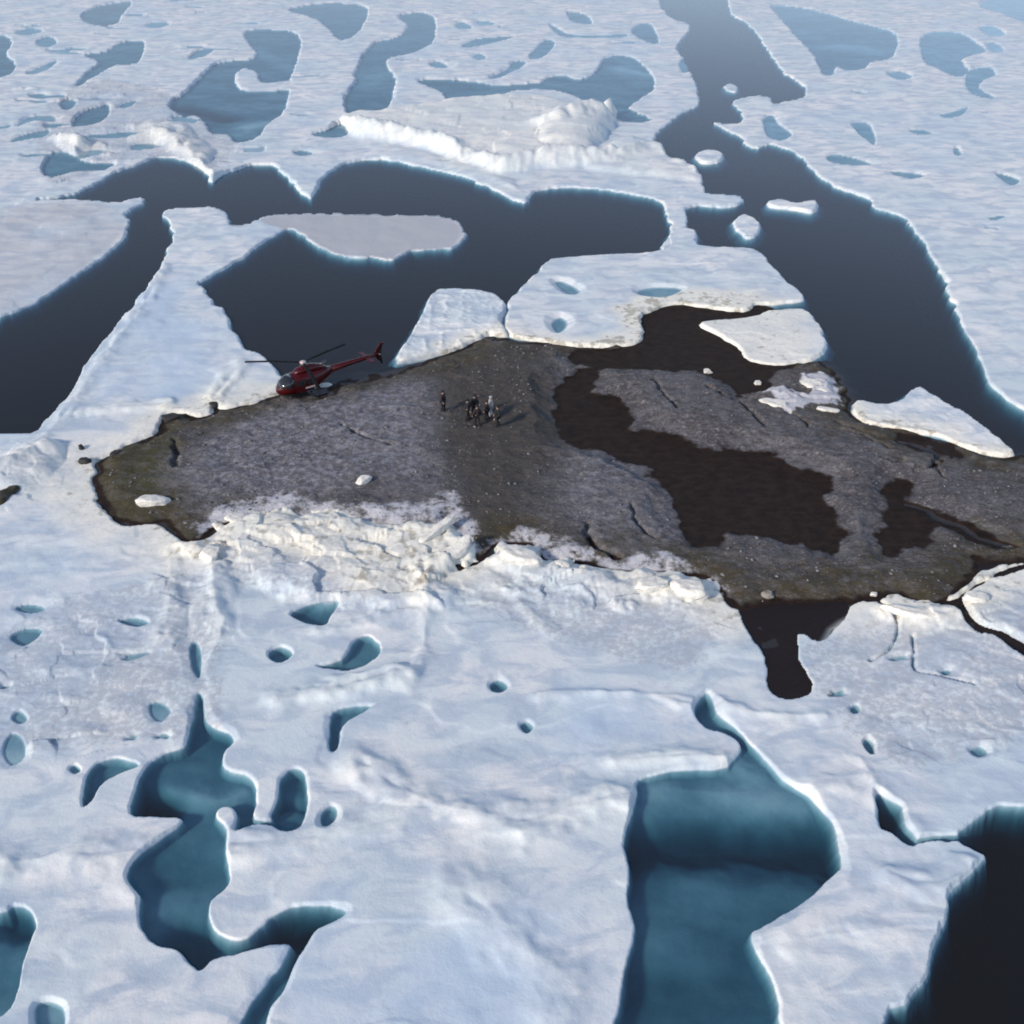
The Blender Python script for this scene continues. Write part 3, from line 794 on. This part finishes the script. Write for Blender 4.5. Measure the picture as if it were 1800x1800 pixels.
# ---------------------------------------------------------------- ice blocks and rocks
def chunk_mesh(name, dims, mat, seed, rough=.12, cuts=7, ice=True):
    r = random.Random(seed)
    bm = bmesh.new()
    bmesh.ops.create_icosphere(bm, subdivisions=4, radius=1.0)
    planes = []
    for k in range(cuts):
        n = Vector((r.gauss(0, 1), r.gauss(0, 1), r.gauss(0, .6))).normalized()
        planes.append((n, r.uniform(.55, .85)))
    planes += [(Vector((0, 0, 1)), .62), (Vector((0, 0, -1)), .6)]
    for v in bm.verts:
        p = v.co.copy()
        for n, dd in planes:
            q = p.dot(n)
            if q > dd: p -= n * (q - dd) * .93
        from mathutils import noise as mn
        p += p.normalized() * rough * (mn.noise(p * 2.3 + Vector((seed, 0, 0))) + .5 * mn.noise(p * 5.5 + Vector((seed, 3, 0))))
        v.co = Vector((p.x * dims[0], p.y * dims[1], p.z * dims[2]))
    me = bpy.data.meshes.new(name); bm.to_mesh(me); bm.free()
    for f in me.polygons: f.use_smooth = True
    me.materials.append(mat)
    return me
def mat_block():
    t = NT('weathered ice block')
    n = t.noise(2.2, 6, .65)
    c = t.mix(t.ramp(n, .35, .7), (.86, .83, .75), (.60, .58, .54))
    c = t.mix(t.ramp(t.noise(3.4, 5, .7), .62, .75, 0, .7), c, (.25, .22, .17))
    t.bsdf(c, .5, normal=t.bump(t.noise(6, 5, .6), .5, .1), spec=.4)
    return t.m
M_BLOCK = mat_block()
M_ROCK = simple('dark wet rock', (.04, .037, .035), .7, var=.3)
M_STONE = simple('pale lichen stone', (.30, .27, .24), .85, var=.25)
def put(name, px, py, dims, label, cat, mat, seed, rz=0, tilt=(0, 0), on='ice', group=None, sink=.3, rough=.12):
    gx, gy = (float(v) for v in gnd(px, py))
    z = {'ice': gz_ice, 'isle': gz_isle}[on](gx, gy)
    z = max(z, -.05)
    # the point seen at this pixel lies on the raised surface, so move it towards the camera a little
    gx *= (H - z) / H; gy *= (H - z) / H
    o = link(bpy.data.objects.new(name, chunk_mesh(name, dims, mat, seed, rough)))
    o.location = (gx, gy, z + dims[2] * (.6 - sink))
    o.rotation_euler = (tilt[0], tilt[1], rz)
    tag(o, label, cat, group)
    return o
B = 'ice_block'
G1 = 'ice blocks stranded along the near shore'
put(B, 270, 884, (1.3, .8, .55), 'cream ice block stranded on the olive tip of the island', 'ice block', M_BLOCK, 1, .2, (0, .1), 'isle')
put(B, 800, 972, (2.0, .65, .55), 'long leaning ice slab at the right end of the snow drift', 'ice block', M_BLOCK, 2, .75, (.15, -.25), 'ice', G1)
put(B, 768, 935, (1.9, .45, .45), 'narrow ice slab lying just behind the long leaning slab', 'ice block', M_BLOCK, 3, .8, (.1, -.2), 'ice', G1)
put(B, 915, 985, (1.6, 1.0, .8), 'largest rounded ice block where the second drift begins', 'ice block', M_BLOCK, 4, -.4, (0, .15), 'ice', G1)
put(B, 990, 1000, (.7, .6, .55), 'small upright ice block right of the largest rounded block', 'ice block', M_BLOCK, 5, .3, (.2, 0), 'ice', G1)
put(B, 1150, 1030, (1.3, .8, .6), 'left one of two joined humps of ice at the shore', 'ice block', M_BLOCK, 6, .1, (0, 0), 'ice', G1, .5)
put(B, 1212, 1036, (1.5, .9, .6), 'right one of two joined humps of ice at the shore', 'ice block', M_BLOCK, 7, -.3, (0, 0), 'ice', G1, .5)
put(B, 425, 915, (1.2, .8, .5), 'leftmost ice block of the snow drift on the island', 'ice block', M_BLOCK, 8, .2, (0, .1), 'ice', G1)
put(B, 640, 846, (.7, .5, .35), 'small pale ice block alone on gravel behind the snow drift', 'ice block', M_BLOCK, 9, .5, (0, 0), 'isle', G1)
put(B, 560, 900, (.9, .6, .45), 'ice block half buried in the middle of the snow drift', 'ice block', M_BLOCK, 10, .1, (.1, 0), 'ice', G1)
put(B, 370, 975, (.9, 1.1, .5), 'squat ice block below the dark notch in the shore', 'ice block', M_BLOCK, 11, .1, (.1, 0), 'ice', G1)
put(B, 1243, 655, (.55, .4, .3), 'small white ice block in the brown shallows behind the island', 'ice block', M_BLOCK, 12, .1, (.1, 0), 'isle')
put(B, 1332, 675, (.45, .35, .25), 'smallest ice lump between shallows and the white rubble corner', 'ice block', M_BLOCK, 13, .1, (.1, 0), 'isle')
put(B, 1435, 682, (1.8, .8, .45), 'broad ice slab on the rubble corner of the back shore', 'ice block', M_BLOCK, 14, -.6, (.1, .1), 'isle')
put(B, 1365, 712, (1.6, .7, .35), 'low ice slab at the left of the rubble corner', 'ice block', M_BLOCK, 15, -.3, (.05, .05), 'isle')
put(B, 1455, 722, (1.0, .45, .3), 'thin ice slab on the front edge of the rubble corner', 'ice block', M_BLOCK, 18, -.2, (.05, .05), 'isle')
put(B, 1600, 1078, (2.0, .45, .35), 'long white ice ledge below the right end of the island', 'ice block', M_BLOCK, 16, -.22, (.05, .05), 'ice')
put(B, 1715, 1052, (1.0, .6, .4), 'pinkish ice block beside the dark gap at lower right shore', 'ice block', M_BLOCK, 17, .2, (.05, .05), 'ice')
put(B, 1536, 1046, (.28, .22, .22), 'tiny pale ice lump on the near shore above the brown inlet', 'ice block', M_BLOCK, 19, .2, (0, 0), 'isle')
put('rock', 150, 812, (.55, .4, .35), 'dark rock on the ice off the left tip of the island', 'rock', M_ROCK, 31, .3, (0, 0), 'ice')
put('rock', 143, 788, (.3, .3, .3), 'smaller dark stone beyond the rock at the left tip', 'rock', M_ROCK, 32, .9, (0, 0), 'ice')
put('rock', 205, 800, (.6, .4, .35), 'dark boulder on the upper edge of the olive tip', 'rock', M_ROCK, 33, .9, (0, 0), 'isle')
put('rock', 375, 716, (.5, .45, .45), 'black boulder on the back shore left of the helicopter', 'rock', M_ROCK, 34, .2, (0, 0), 'isle')
put('rock', 300, 738, (1.0, .6, .45), 'broad black rock on the left back shore of the island', 'rock', M_ROCK, 35, .2, (0, 0), 'isle')
put('rock', 310, 825, (.35, .3, .25), 'single dark stone in the gravel behind the stranded block', 'rock', M_ROCK, 36, .2, (0, 0), 'isle')
put('rock', 863, 600, (.8, .5, .4), 'dark rock on the back shore behind the people', 'rock', M_ROCK, 37, .1, (0, 0), 'isle')
put('rock', 1350, 1047, (.5, .35, .3), 'tan rock on the near shore above the brown inlet', 'rock', M_STONE, 38, .1, (0, 0), 'isle')

# gravel: thousands of small stones, one mesh
def gravel():
    r = np.random.RandomState(3)
    bm = bmesh.new(); bmesh.ops.create_icosphere(bm, subdivisions=1, radius=1)
    bv = np.array([v.co[:] for v in bm.verts]); bf = np.array([[v.index for v in f.verts] for f in bm.faces]); bm.free()
    n = 4500
    x = r.uniform(ISLE.lo[0], ISLE.hi[0], n * 3); y = r.uniform(ISLE.lo[1], ISLE.hi[1], n * 3)
    dd = ISLE.sdf(x, y); hz = h_isle(x[None], y[None])[0]
    cl = fbm(x, y, 3, 3, 90)
    ok = (dd > .3) & (hz > .22) & (cl + r.uniform(-.5, .5, len(x)) > 0)
    x, y, hz = x[ok][:n], y[ok][:n], hz[ok][:n]
    k = len(x)
    sz = .03 + .12 * r.rand(k) ** 6 + .03 * r.rand(k)
    v = bv[None] * (1 + r.uniform(-.22, .22, (k, len(bv), 1)))
    v = v * sz[:, None, None] * np.stack([r.uniform(.8, 1.6, k), r.uniform(.7, 1.2, k), r.uniform(.4, .8, k)], 1)[:, None]
    a = r.uniform(0, 6.28, k); ca, sa = np.cos(a)[:, None], np.sin(a)[:, None]
    vx = v[..., 0] * ca - v[..., 1] * sa + x[:, None]; vy = v[..., 0] * sa + v[..., 1] * ca + y[:, None]
    vz = v[..., 2] + hz[:, None] + sz[:, None] * .15
    V = np.stack([vx, vy, vz], -1).reshape(-1, 3)
    Fc = (bf[None] + np.arange(k)[:, None, None] * len(bv)).reshape(-1, 3)
    me = bpy.data.meshes.new('gravel')
    me.vertices.add(len(V)); me.vertices.foreach_set('co', V.astype(np.float32).reshape(-1))
    me.loops.add(Fc.size); me.loops.foreach_set('vertex_index', Fc.astype(np.int32).reshape(-1))
    me.polygons.add(len(Fc)); me.polygons.foreach_set('loop_start', np.arange(0, Fc.size, 3, dtype=np.int32))
    me.polygons.foreach_set('loop_total', np.full(len(Fc), 3, np.int32)); me.update(calc_edges=True)
    t = NT('loose stones'); c = t.mix(t.ramp(t.noise(1.2, 5, .8), .35, .65), (.07, .065, .065), (.26, .25, .26)); t.bsdf(c, .85, spec=.2)
    me.materials.append(t.m)
    tag(link(bpy.data.objects.new('gravel', me)), 'loose grey stones scattered over the island', 'gravel', kind='stuff')
gravel()

# ---------------------------------------------------------------- shape helpers for made things
def empty(name, loc, rz=0.):
    o = bpy.data.objects.new(name, None); o.location = loc; o.rotation_euler = (0, 0, rz)
    return link(o)
def loft(rings, cap=True):
    """rings: list of lists of points -> bmesh"""
    bm = bmesh.new(); vr = [[bm.verts.new(p) for p in r] for r in rings]
    n = len(rings[0])
    for a, b in zip(vr[:-1], vr[1:]):
        for i in range(n): bm.faces.new((a[i], a[(i + 1) % n], b[(i + 1) % n], b[i]))
    if cap:
        bm.faces.new(list(reversed(vr[0]))); bm.faces.new(vr[-1])
    bmesh.ops.recalc_face_normals(bm, faces=bm.faces)
    return bm
def tube(pts, rad, n=10, bm=None):
    """round tube along points; rad a number or a list"""
    pts = [Vector(p) for p in pts]
    if not isinstance(rad, (list, tuple)): rad = [rad] * len(pts)
    rings = []
    up = Vector((0, 0, 1))
    for i, p in enumerate(pts):
        t = (pts[min(i + 1, len(pts) - 1)] - pts[max(i - 1, 0)]).normalized()
        s = t.cross(up)
        if s.length < .05: s = t.cross(Vector((1, 0, 0)))
        s.normalize(); u = s.cross(t)
        rings.append([p + (s * math.cos(a) + u * math.sin(a)) * rad[i] for a in [k / n * 2 * math.pi for k in range(n)]])
    return loft(rings)
def merge(*bms):
    out = bmesh.new()
    for b in bms:
        me = bpy.data.meshes.new('tmp'); b.to_mesh(me); b.free(); out.from_mesh(me); bpy.data.meshes.remove(me)
    return out
def build(name, bm, mat, parent=None, smooth=True, bevel=0.):
    if bevel:
        bmesh.ops.bevel(bm, geom=list(bm.edges), offset=bevel, segments=2, affect='EDGES', profile=.7)
    me = bpy.data.meshes.new(name); bm.to_mesh(me); bm.free()
    if smooth:
        for f in me.polygons: f.use_smooth = True
    me.materials.append(mat)
    return link(bpy.data.objects.new(name, me), parent)
def sect(x, zc, hw, hh, n=24, e=2.6):
    r = []
    for k in range(n):
        a = k / n * 2 * math.pi; c, s = math.cos(a), math.sin(a)
        r.append((x, hw * math.copysign(abs(c) ** (2 / e), c), zc + hh * math.copysign(abs(s) ** (2 / e), s)))
    return r

# ---------------------------------------------------------------- helicopter
def helicopter():
    RED = simple('dark red paint', (.06, .0012, .003), .3, var=.1)
    GLS = simple('dark cabin glass', (.02, .02, .024), .08, spec=.8)
    BLK = simple('black rotor finish', (.012, .012, .014), .85, spec=.1)
    MET = simple('bare grey metal', (.18, .18, .19), .35, .8)
    WHT = simple('off white paint', (.62, .5, .5), .4)
    gx, gy = (float(v) for v in gnd(538, 693))
    g2x, g2y = (float(v) for v in gnd(478, 712))
    z = max(gz_isle(gx, gy), 0) + .02
    t = empty('helicopter', (gx, gy, z), math.radians(214))
    t.scale = (1.02, 1.02, 1.02)
    tag(t, 'dark red helicopter parked on its skids at the back shore by the dark water', 'helicopter')
    # +x is the nose
    body = loft([sect(2.75, 1.05, .12, .12), sect(2.6, 1.08, .42, .36), sect(2.25, 1.18, .70, .60), sect(1.7, 1.32, .86, .80), sect(1.0, 1.42, .93, .92), sect(.2, 1.42, .94, .94),
                 sect(-.6, 1.42, .90, .90), sect(-1.3, 1.50, .74, .74), sect(-2.0, 1.66, .50, .52), sect(-2.6, 1.78, .32, .34)])
    b = build('body', body, RED, t)
    build('windshield', loft([sect(2.52, 1.32, .40, .20, e=2.2), sect(2.28, 1.45, .66, .40, e=2.3), sect(1.75, 1.58, .885, .60, e=2.5), sect(1.35, 1.62, .925, .66, e=2.6)]), GLS, t)
    for s in (-1, 1):
        dr = bmesh.new(); bmesh.ops.create_cube(dr, size=1, matrix=Matrix.Translation((.72, s * .925, 1.36)) @ Matrix.Diagonal((1.0, .06, 1.15, 1)))
        d_ = build('door', dr, RED, t, False, .02)
        wn = bmesh.new(); bmesh.ops.create_cube(wn, size=1, matrix=Matrix.Translation((.72, s * .958, 1.64)) @ Matrix.Diagonal((.8, .03, .52, 1)))
        build('window', wn, GLS, d_, False, .01)
        wn = bmesh.new(); bmesh.ops.create_cube(wn, size=1, matrix=Matrix.Translation((-.28, s * .935, 1.62)) @ Matrix.Diagonal((.72, .05, .5, 1)))
        build('side_window', wn, GLS, t, False, .01)
        st = bmesh.new(); bmesh.ops.create_cube(st, size=1, matrix=Matrix.Translation((-.15, s * .945, 1.08)) @ Matrix.Diagonal((1.0, .04, .14, 1)))
        build('stripe', st, WHT, t, False)
    cw = build('engine_cowling', loft([sect(1.0, 2.30, .22, .10), sect(.6, 2.42, .42, .24), sect(-.1, 2.50, .48, .34), sect(-.9, 2.46, .46, .34), sect(-1.6, 2.32, .34, .28), sect(-2.1, 2.2, .2, .16)]), RED, t)
    build('exhaust', tube([(-1.5, 0, 2.45), (-1.9, 0, 2.55), (-2.25, 0, 2.72)], [.16, .15, .15]), MET, cw)
    build('rotor_mast', tube([(-.05, 0, 2.7), (-.05, 0, 3.12)], [.12, .08]), MET, t)
    hub = build('rotor_hub', merge(tube([(-.05, 0, 3.04), (-.05, 0, 3.2)], .28, 16), tube([(-.05, 0, 3.19), (-.05, 0, 3.28)], [.14, .08], 12)), WHT, t)
    for k in range(3):
        a = math.radians(80 + 120 * k); c, s = math.cos(a), math.sin(a)
        rings = []
        for r_, wd, dz in ((.2, .10, .0), (.7, .10, .0), (1.0, .17, .0), (3.0, .17, -.05), (5.3, .17, -.22), (5.34, .08, -.22)):
            rings.append([(-.05 + c * r_ - s * u * wd, s * r_ + c * u * wd, 3.12 + dz + v) for u, v in ((-1, -.012), (0, -.02), (1, -.008), (1, .008), (0, .025), (-1, .012))])
        build('rotor_blade', loft(rings), BLK, t)
    build('tail_boom', tube([(-2.2, 0, 1.76), (-4.0, 0, 1.86), (-6.0, 0, 1.96), (-7.6, 0, 2.04)], [.34, .26, .2, .15], 16), RED, t)
    def slab(pts, axis, th):
        q = [[Vector(p) + Vector(axis) * th * sg for p in pts] for sg in (-1, 1)]
        return loft(q)
    build('tail_fin', slab([(-7.0, 0, 2.1), (-7.6, 0, 2.1), (-8.15, 0, 3.05), (-7.75, 0, 3.05)], (0, 1, 0), .05), RED, t, False)
    build('ventral_fin', slab([(-7.05, 0, 1.95), (-7.6, 0, 1.95), (-7.9, 0, 1.25), (-7.6, 0, 1.25)], (0, 1, 0), .04), RED, t, False)
    build('stabiliser', slab([(-6.1, -1.25, 1.98), (-6.55, -1.25, 1.98), (-6.6, 1.25, 1.98), (-6.1, 1.25, 1.98)], (0, 0, 1), .035), RED, t, False)
    hb = build('tail_rotor_hub', tube([(-7.55, .1, 2.06), (-7.55, .34, 2.06)], .09), MET, t)
    for s in (-1, 1):
        build('tail_rotor_blade', slab([(-7.55 + .08, .3, 2.06 + s * .1), (-7.55 - .1, .3, 2.06 + s * .1), (-7.75, .3, 2.06 + s * .92), (-7.55, .3, 2.06 + s * .92)], (0, 1, 0), .015), BLK, hb, False)
    for s in (-1, 1):
        build('skid', tube([(2.1, s * 1.08, .32), (1.9, s * 1.08, .12), (1.5, s * 1.08, .05), (0, s * 1.08, .05), (-1.6, s * 1.08, .05)], .055), BLK, t)
    for x in (1.0, -.9):
        build('cross_tube', tube([(x, -1.08, .08), (x, -.9, .38), (x, -.5, .58), (x, .5, .58), (x, .9, .38), (x, 1.08, .08)], .045), BLK, t)
    return t
HELI = helicopter()

# ---------------------------------------------------------------- people
def skin_mesh(verts, edges, radii, root=0, sub=1):
    me = bpy.data.meshes.new('tmp'); me.from_pydata(verts, edges, [])
    o = link(bpy.data.objects.new('tmp', me))
    md = o.modifiers.new('s', 'SKIN'); md.use_smooth_shade = True
    for i, r in enumerate(radii):
        sv = me.skin_vertices[0].data[i]
        sv.radius = r if isinstance(r, tuple) else (r, r); sv.use_root = (i == root)
    sb = o.modifiers.new('u', 'SUBSURF'); sb.levels = sub; sb.render_levels = sub
    dg = bpy.context.evaluated_depsgraph_get(); dg.update()
    out = bpy.data.meshes.new_from_object(o.evaluated_get(dg))
    bpy.data.objects.remove(o); bpy.data.meshes.remove(me)
    return out
def person(px, py, face, label, coat, trousers, hat, s=1.0, stride=.1, lean=.0, arms=(.12, .12)):
    SK = simple('skin', (.45, .28, .21), .5)
    gx, gy = (float(v) for v in gnd(px, py))
    z = gz_isle(gx, gy)
    t = empty('person', (gx * (H - z) / H, gy * (H - z) / H, z), face)
    t.scale = (s * 1.3, s * 1.3, s * 1.12)
    tag(t, label, 'person', 'people standing together on the gravel')
    V = []; E = []; R = []
    def add(p, r, parent=None):
        V.append(p); R.append(r); i = len(V) - 1
        if parent is not None: E.append((parent, i))
        return i
    # faces +x ; pelvis is the root
    pel = add((0, 0, .95), (.15, .13)); wa = add((lean * .1, 0, 1.10), (.13, .12), pel); ch = add((lean * .3, 0, 1.30), (.16, .13), wa)
    sh = add((lean * .4, 0, 1.43), (.12, .10), ch); nk = add((lean * .5, 0, 1.52), .055, sh)
    jaw = add((lean * .55 + .02, 0, 1.58), .07, nk); hd = add((lean * .6 + .01, 0, 1.67), .098, jaw); add((lean * .6, 0, 1.745), .07, hd)
    add((lean * .55 + .115, 0, 1.65), .016, hd)
    hands = []; legs = []
    for sd_, am in zip((-1, 1), arms):
        s0 = add((lean * .4, sd_ * .17, 1.42), .07, sh)
        el = add((lean * .3 - .02, sd_ * .26, 1.15), .05, s0)
        wr = add((lean * .3 + am, sd_ * .27, .92), .032, el)
        pa = add((lean * .3 + am + .03, sd_ * .27, .86), (.02, .038), wr)
        for f_, dl in ((-.03, .065), (-.01, .08), (.01, .075), (.03, .06)):
            k1 = add((lean * .3 + am + .035 + f_, sd_ * .272, .81), .010, pa)
            add((lean * .3 + am + .045 + f_, sd_ * .262, .81 - dl * .7), .008, k1)
        add((lean * .3 + am + .085, sd_ * .25, .85), .010, pa)
        hands.append((s0, el, wr))
        hp = add((0, sd_ * .09, .88), .095, pel)
        kn = add((stride * sd_ * .5 + .03, sd_ * .11, .50), .062, hp)
        an = add((stride * sd_, sd_ * .12, .10), .042, kn)
        add((stride * sd_ + .16, sd_ * .13, .045), .038, an)
        legs.append((hp, kn, an))
    me = skin_mesh(V, E, R, pel); me.materials.clear(); me.materials.append(SK); me.name = 'body'
    link(bpy.data.objects.new('body', me), t)
    # jacket: torso and sleeves
    jv = [V[pel], V[wa], V[ch], V[sh], V[nk]]; jr = [(.20, .17), (.175, .16), (.20, .17), (.17, .14), .085]; je = [(0, 1), (1, 2), (2, 3), (3, 4)]
    jv[0] = (0, 0, .86)
    for s0, el, wr in hands:
        b_ = len(jv); jv += [V[s0], V[el], V[wr]]; jr += [.10, .078, .058]; je += [(3, b_), (b_, b_ + 1), (b_ + 1, b_ + 2)]
    me = skin_mesh(jv, je, jr, 0); me.materials.clear(); me.materials.append(coat); link(bpy.data.objects.new('jacket', me), t)
    tv = [V[pel]]; tr = [(.165, .15)]; te = []
    for hp, kn, an in legs:
        b_ = len(tv); tv += [V[hp], V[kn], V[an]]; tr += [.115, .085, .07]; te += [(0, b_), (b_, b_ + 1), (b_ + 1, b_ + 2)]
    me = skin_mesh(tv, te, tr, 0); me.materials.clear(); me.materials.append(trousers); link(bpy.data.objects.new('trousers', me), t)
    for hp, kn, an in legs:
        a = Vector(V[an])
        build('boot', loft([sect(a.x - .11, .06, .045, .055, 12), sect(a.x - .06, .075, .06, .075, 12), sect(a.x + .04, .07, .062, .068, 12), sect(a.x + .17, .05, .055, .045, 12), sect(a.x + .21, .04, .035, .03, 12)]), BOOT, t).location = (0, a.y, 0)
    hx = lean * .6
    build('hat', loft([[(hx + r_ * math.cos(k / 14 * 6.2832), r_ * math.sin(k / 14 * 6.2832), zz) for k in range(14)] for r_, zz in ((.108, 1.67), (.116, 1.72), (.108, 1.78), (.07, 1.825), (.02, 1.84))]), hat, t)
    return t
BOOT = simple('black boot rubber', (.012, .012, .012), .6)
DARK = simple('black parka cloth', (.012, .012, .014), .8); NAVY = simple('near black navy cloth', (.012, .013, .022), .8)
GREY = simple('pale grey parka cloth', (.42, .41, .43), .8); DKT = simple('charcoal trouser cloth', (.016, .015, .017), .85); BRN = simple('dark brown cloth', (.03, .02, .022), .85)
person(779, 722, math.radians(-20), 'person standing apart on the left in a dark coat', BRN, DKT, DARK, .98, .06)
person(822, 738, math.radians(10), 'person in black at the left of the close group', NAVY, DKT, DARK, 1.0, .12, arms=(.1, .25))
person(834, 731, math.radians(-60), 'person in black behind the left end of the close group', DARK, DKT, DARK, 1.03, .08)
person(839, 749, math.radians(120), 'person in dark brown at the front left of the close group', BRN, DKT, BRN, 1.0, .1)
person(863, 733, math.radians(190), 'person in a pale grey parka', GREY, GREY, GREY, 1.0, .1, arms=(.2, .1))
person(856, 738, math.radians(160), 'person in dark clothes left of the pale grey parka', BRN, DKT, BRN, .93, .1, arms=(.2, .1))
person(875, 751, math.radians(200), 'person in black at the right end of the close group', DARK, DKT, DARK, 1.04, .14, arms=(.15, .3))
